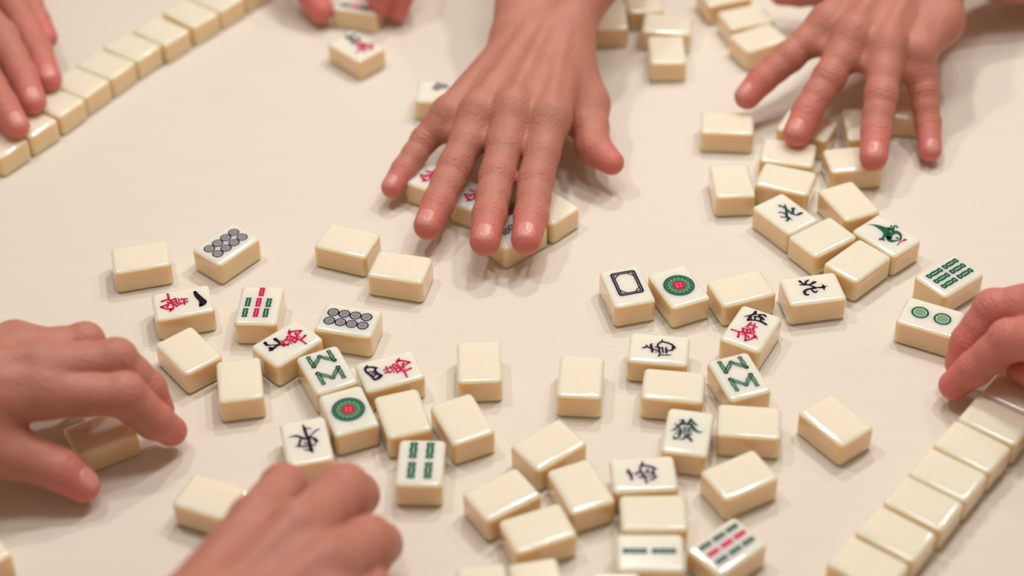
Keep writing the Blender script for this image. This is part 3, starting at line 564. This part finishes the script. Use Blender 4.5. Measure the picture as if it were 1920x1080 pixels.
def surface(h, vox):
    n = np.ceil((h.hi - h.lo) / vox).astype(int) + 1
    B = 5; nb = np.ceil(n / B).astype(int); n = nb * B
    cc = np.stack(np.meshgrid(*[np.arange(k) for k in nb], indexing='ij'), -1).reshape(-1, 3)
    ctr = h.lo + (cc * B + (B - 1) / 2) * vox
    dc = h.d(ctr, False)
    D = np.repeat(np.repeat(np.repeat(dc.reshape(nb), B, 0), B, 1), B, 2).astype(np.float32)
    act = cc[np.abs(dc) < vox * B * 1.05 + 1.5]
    off = np.stack(np.meshgrid(*[np.arange(B)] * 3, indexing='ij'), -1).reshape(-1, 3)
    for s0 in range(0, len(act), 4000):
        ij = (act[s0:s0 + 4000, None, :] * B + off[None]).reshape(-1, 3)
        D[ij[:, 0], ij[:, 1], ij[:, 2]] = h.d(h.lo + ij * vox)
    for ax in range(3):
        sl = [slice(None)] * 3; sl[ax] = 0; D[tuple(sl)] = np.maximum(D[tuple(sl)], .1); sl[ax] = -1; D[tuple(sl)] = np.maximum(D[tuple(sl)], .1)
    I = D < 0
    cnt = np.zeros(tuple(n - 1), np.int8)
    for dx in (0, 1):
        for dy in (0, 1):
            for dz in (0, 1): cnt += I[dx:n[0] - 1 + dx, dy:n[1] - 1 + dy, dz:n[2] - 1 + dz]
    cells = np.argwhere((cnt > 0) & (cnt < 8)); idx = -np.ones(tuple(n - 1), np.int32); idx[tuple(cells.T)] = np.arange(len(cells))
    acc = np.zeros((len(cells), 3)); num = np.zeros(len(cells))
    cor = [np.array(c) for c in ((0, 0, 0), (1, 0, 0), (0, 1, 0), (1, 1, 0), (0, 0, 1), (1, 0, 1), (0, 1, 1), (1, 1, 1))]
    for i in range(8):
        for j in range(i + 1, 8):
            if abs(cor[i] - cor[j]).sum() != 1: continue
            a = D[tuple((cells + cor[i]).T)]; b_ = D[tuple((cells + cor[j]).T)]; m = (a < 0) != (b_ < 0)
            t = np.where(m, a / np.where(m, a - b_, 1), 0)[:, None]
            acc += np.where(m[:, None], cor[i] + t * (cor[j] - cor[i]), 0); num += m
    V = h.lo + (cells + acc / num[:, None]) * vox
    Q = []
    for ax in range(3):
        u, v = (ax + 1) % 3, (ax + 2) % 3
        sl0 = [slice(1, -1)] * 3; sl1 = [slice(1, -1)] * 3; sl0[ax] = slice(0, -1); sl1[ax] = slice(1, None)
        A, Bb = I[tuple(sl0)], I[tuple(sl1)]
        e = np.argwhere(A != Bb); o = np.array([1, 1, 1]); o[ax] = 0; e = e + o
        flip = I[tuple(e.T)]
        du = np.zeros(3, int); du[u] = 1; dv = np.zeros(3, int); dv[v] = 1
        q = np.stack([idx[tuple((e - du - dv).T)], idx[tuple((e - dv).T)], idx[tuple(e.T)], idx[tuple((e - du).T)]], 1)
        q[~flip] = q[~flip][:, ::-1]; Q.append(q)
    Q = np.concatenate(Q); Q = Q[(Q >= 0).all(1)]
    for _ in range(2):
        V = V - np.clip(h.d(V), -vox, vox)[:, None] * h.grad(V) * .9
    return V, Q

def build_hand(spec, vox=.85):
    h = Hand(spec); V, Q = surface(h, vox)
    base = at(*spec['palm'][0][-1][:3]); base[2] = 0
    me = bpy.data.meshes.new('hand')
    W = (V - base) * MM
    me.vertices.add(len(W)); me.vertices.foreach_set('co', W.astype(np.float32).ravel())
    me.loops.add(Q.size); me.loops.foreach_set('vertex_index', Q.astype(np.int32).ravel())
    me.polygons.add(len(Q)); me.polygons.foreach_set('loop_start', np.arange(0, Q.size, 4, dtype=np.int32))
    me.update(calc_edges=True)
    me.polygons.foreach_set('use_smooth', np.ones(len(Q), bool))
    fl = np.zeros(len(V))
    for i, f in enumerate(h.fing):
        for k, (p, r) in enumerate(f):
            if k == 0: continue
            amp = 1.0 if k == len(f) - 1 else .22 if k == 1 else .35
            fl = np.maximum(fl, amp * np.exp(-(np.linalg.norm(V - p, axis=1) / (r * (1.9 if k == len(f) - 1 else 1.2))) ** 2 * .7))
    fl = np.clip(fl + spec.get('flush', 0), 0, 1)
    at0 = me.attributes.new('flush', 'FLOAT', 'POINT'); at0.data.foreach_set('value', fl.astype(np.float32))
    me.materials.append(spec.get('skin', SKIN))
    o = link('hand', me, None, (base[0] * MM, base[1] * MM, TZ))
    tag(o, spec['label'], 'hand', 'hands of the players around the table')
    for i in spec.get('nails', []):
        f = h.fing[i]; (p0, r0), (p1, r1) = f[-2], f[-1]
        ax = (p1 - p0) / np.linalg.norm(p1 - p0); n = h.dorsal(i, ax); sd = np.cross(ax, n)
        nu, nv = 13, 11; hl, hw = r1 * .70, r1 * .66
        c = p1 - ax * r1 * .02
        pts = []
        for a in np.linspace(-1, 1, nu):
            for b_ in np.linspace(-1, 1, nv):
                u, v = a * math.sqrt(1 - .45 * b_ * b_), b_ * math.sqrt(1 - .38 * a * a)
                pts.append(c + ax * (u * hl) + sd * (v * hw) + n * r1 * 1.9)
        X = np.array(pts)
        for _ in range(14): X = X - n * (h.d(X, False) * .8)[:, None]
        uu, vv = np.meshgrid(np.linspace(-1, 1, nu), np.linspace(-1, 1, nv), indexing='ij')
        edge = np.maximum(np.abs(uu), np.abs(vv)).ravel()
        X = X + n * (np.where(edge > .98, -.25, .32) + np.where((uu.ravel() > .8) & (edge < .98), .12, 0))[:, None]
        bm = bmesh.new(); vs = [bm.verts.new((x - base) * MM) for x in X]
        for a in range(nu - 1):
            for b_ in range(nv - 1):
                fc = bm.faces.new((vs[a * nv + b_], vs[(a + 1) * nv + b_], vs[(a + 1) * nv + b_ + 1], vs[a * nv + b_ + 1])); fc.smooth = True
        bmesh.ops.recalc_face_normals(bm, faces=bm.faces[:])
        nm = bpy.data.meshes.new('fingernail'); bm.to_mesh(nm); bm.free(); nm.materials.append(NAIL)
        link('fingernail', nm, o)['label'] = 'pale pink fingernail'
    return o

build_hand(dict(label='hand spread palm down over tiles, reaching in from the top centre',
    palm=[[(1062, 80, 47, 12), (1032, 222, 43, 10.5)], [(1028, 80, 50, 12.5), (962, 208, 45, 10.5)], [(990, 85, 48, 12), (900, 212, 41, 10)],
          [(952, 98, 44, 11), (840, 216, 34, 9)], [(1066, 110, 40, 13), (1104, 195, 28, 11)], [(1066, 120, 40, 12), (1078, 225, 29, 8.5)]],
    arm=[[(1060, 60, 48, 14), (1108, -60, 66, 19), (1130, -200, 90, 24), (1150, -420, 125, 29)], [(966, 60, 47, 13), (1002, -100, 68, 19), (1030, -220, 90, 24), (1050, -430, 125, 29)]],
    fingers=[[(1032, 222, 43, 10.5), (1004, 340, 28, 9.7), (996, 405, 24, 9.0), (987, 449, 21.5, 8.0)],
             [(962, 208, 45, 10.5), (932, 330, 30, 9.7), (918, 403, 25, 9.0), (909, 452, 21.5, 8.0)],
             [(900, 212, 41, 10), (853, 311, 28, 9.2), (822, 380, 21, 8.6), (802, 423, 17, 7.6)],
             [(840, 216, 34, 9), (796, 263, 24, 7.6), (758, 318, 16, 7.0), (736, 351, 12, 6.3)],
             [(1104, 195, 28, 11), (1112, 276, 22, 9.8), (1147, 305, 20, 6.9)]],
    ups={'thumb': (.8, .2, .6)}, nails=[0, 1, 2, 3]))
build_hand(dict(label='hand with four spread fingers resting on tiles at upper right',
    palm=[[(1655, -60, 58, 12), (1550, 45, 50, 10)], [(1695, -62, 60, 13), (1600, 65, 54, 10.5)], [(1732, -55, 60, 13), (1663, 85, 52, 10)],
          [(1768, -42, 54, 13), (1762, 40, 50, 12), (1722, 100, 46, 9)], [(1640, -80, 48, 13), (1545, -22, 36, 10)]],
    arm=[[(1730, -85, 58, 20), (1900, -82, 42, 25), (2050, -85, 34, 28), (2350, -95, 40, 31)]],
    fingers=[[(1550, 45, 50, 10), (1480, 107, 37, 8.9), (1430, 148, 29, 8.2), (1401, 181, 22, 7.4)],
             [(1600, 65, 54, 10.5), (1555, 145, 40, 9.2), (1515, 207, 29, 8.4), (1494, 250, 22, 7.7)],
             [(1663, 85, 52, 10), (1652, 180, 38, 9.1), (1643, 245, 28, 8.2), (1638, 294, 22, 7.7)],
             [(1722, 100, 46, 9), (1731, 167, 30, 7.9), (1740, 230, 17, 7.1), (1744, 282, 9, 6.4)],
             [(1545, -22, 36, 10), (1500, -14, 30, 8.5), (1465, -12, 26, 7.4)]],
    nails=[0, 1, 2, 3], flush=.1))
build_hand(dict(label='hand at the left edge closing over a blank tile, thumb nearest',
    palm=[[(-110, 762, 52, 14), (85, 737, 48, 11)], [(-110, 728, 56, 14), (75, 692, 54, 11)], [(-110, 700, 56, 14), (52, 662, 52, 10.5)],
          [(-110, 680, 52, 13), (30, 645, 46, 9.5)], [(-110, 780, 42, 15), (-40, 825, 36, 13), (25, 850, 28, 11)]],
    arm=[[(-110, 730, 54, 24), (-300, 760, 66, 27), (-420, 780, 72, 29), (-700, 800, 85, 32)]],
    fingers=[[(85, 737, 48, 11), (230, 740, 42, 10.2), (288, 788, 24, 8.8), (322, 808, 12, 7.3)],
             [(75, 692, 54, 11), (216, 676, 50, 10.2), (276, 728, 33, 8.8), (297, 768, 20, 7.5)],
             [(52, 662, 52, 10.5), (158, 643, 50, 9.3), (190, 680, 35, 8), (200, 720, 20, 7)],
             [(30, 645, 46, 9.5), (112, 648, 40, 8), (140, 690, 28, 7), (150, 720, 18, 6.5)],
             [(25, 850, 28, 11), (112, 880, 20, 9.8), (155, 910, 12, 8.0)]],
    ups={'thumb': (.35, -.1, .95)}, nails=[4], tendon=1.0))
build_hand(dict(label='loose fist with curled knuckles reaching in from the bottom edge',
    palm=[[(330, 1180, 62, 15), (482, 980, 56, 11.5)], [(372, 1205, 65, 15), (562, 1000, 62, 12.5)], [(415, 1230, 64, 15), (612, 1065, 60, 12)],
          [(450, 1250, 58, 14), (625, 1135, 54, 11)], [(340, 1200, 45, 15), (420, 1100, 35, 12)]],
    arm=[[(380, 1220, 60, 25), (200, 1420, 72, 28), (60, 1650, 88, 31)]],
    fingers=[[(482, 980, 56, 11.5), (530, 918, 40, 10.6), (555, 930, 22, 9), (545, 965, 12, 8)],
             [(562, 1000, 62, 12.5), (644, 925, 48, 12.2), (668, 928, 26, 10), (650, 960, 13, 8.5)],
             [(612, 1068, 60, 12), (690, 1020, 46, 11.4), (712, 1020, 25, 9.5), (700, 1050, 13, 8.2)],
             [(625, 1135, 54, 11), (690, 1108, 40, 10), (705, 1120, 22, 8.5), (690, 1145, 12, 7.5)],
             [(420, 1100, 35, 12), (500, 1020, 24, 10.5), (540, 985, 14, 8.8)]],
    tendon=1.0, kf=4.5, web=.4))
build_hand(dict(label='hand reaching in from the right edge, fingertips at the tile row',
    palm=[[(2110, 650, 60, 14), (1995, 640, 55, 11)], [(2110, 600, 62, 14), (1965, 566, 52, 10.5)], [(2110, 570, 60, 14), (1975, 540, 46, 10)],
          [(2110, 550, 56, 13), (1990, 520, 42, 9)], [(2110, 690, 45, 14), (2010, 725, 38, 10.5)]],
    arm=[[(2110, 610, 60, 24), (2350, 600, 75, 28), (2700, 590, 90, 32)]],
    fingers=[[(1995, 640, 55, 11), (1893, 638, 42, 9.8), (1828, 690, 25, 8.4), (1788, 722, 12, 7.2)],
             [(1965, 566, 52, 10.5), (1864, 580, 42, 9.6), (1816, 640, 26, 8.3), (1800, 682, 15, 7.3)],
             [(1975, 540, 46, 10), (1920, 580, 30, 8.5), (1900, 620, 22, 7.5), (1890, 650, 18, 7)],
             [(1990, 520, 42, 9), (1950, 560, 26, 7.5), (1940, 590, 18, 6.8), (1935, 610, 14, 6.4)],
             [(2010, 725, 38, 10.5), (1955, 702, 29, 9), (1915, 688, 23, 7.6)]],
    tendon=.9, flush=.42))
build_hand(dict(label='hand at the upper left corner with fingertips on the tile row',
    palm=[[(-150, -160, 60, 14), (-40, -60, 45, 10)], [(-175, -130, 60, 14), (-75, -25, 46, 10)], [(-200, -90, 58, 14), (-110, 30, 44, 10)],
          [(-140, -190, 56, 13), (-15, -95, 44, 9)]],
    arm=[[(-170, -140, 60, 22), (-330, -330, 80, 26), (-480, -480, 100, 29)]],
    order=['index', 'middle', 'ring', 'little'], web=.3,
    fingers=[[(-40, -60, 45, 10), (28, 12, 38, 9.3), (72, 95, 28, 8.4), (92, 148, 21.5, 7.4)],
             [(-75, -25, 46, 10), (4, 68, 40, 9.5), (42, 140, 30, 8.6), (62, 190, 22, 7.7)],
             [(-110, 30, 44, 10), (-34, 130, 38, 9.2), (5, 195, 29, 8.3), (31, 236, 22, 7.5)],
             [(-15, -95, 44, 9), (45, -20, 38, 8.2), (70, 38, 31, 7.6), (86, 70, 26, 7.0)]],
    nails=[0, 1, 2], tendon=.9, flush=.08))
build_hand(dict(label='fingers pinching a tile at the top edge',
    palm=[[(650, -260, 60, 14), (715, -150, 52, 10)], [(680, -270, 62, 14), (755, -150, 50, 10)], [(600, -250, 50, 14), (540, -140, 44, 11)]],
    arm=[[(650, -270, 60, 22), (640, -420, 80, 26), (630, -600, 105, 29)]],
    order=['index', 'middle', 'thumb'],
    fingers=[[(715, -150, 52, 10), (715, -60, 40, 9.2), (712, -15, 26, 8.4), (711, 10, 15, 7.2)],
             [(755, -150, 50, 10), (760, -60, 36, 8.8), (752, -8, 20, 7.6), (746, 20, 10, 6.6)],
             [(540, -140, 44, 11), (565, -40, 25, 9.8), (602, 18, 12, 8.2)]],
    tendon=0, flush=.3))
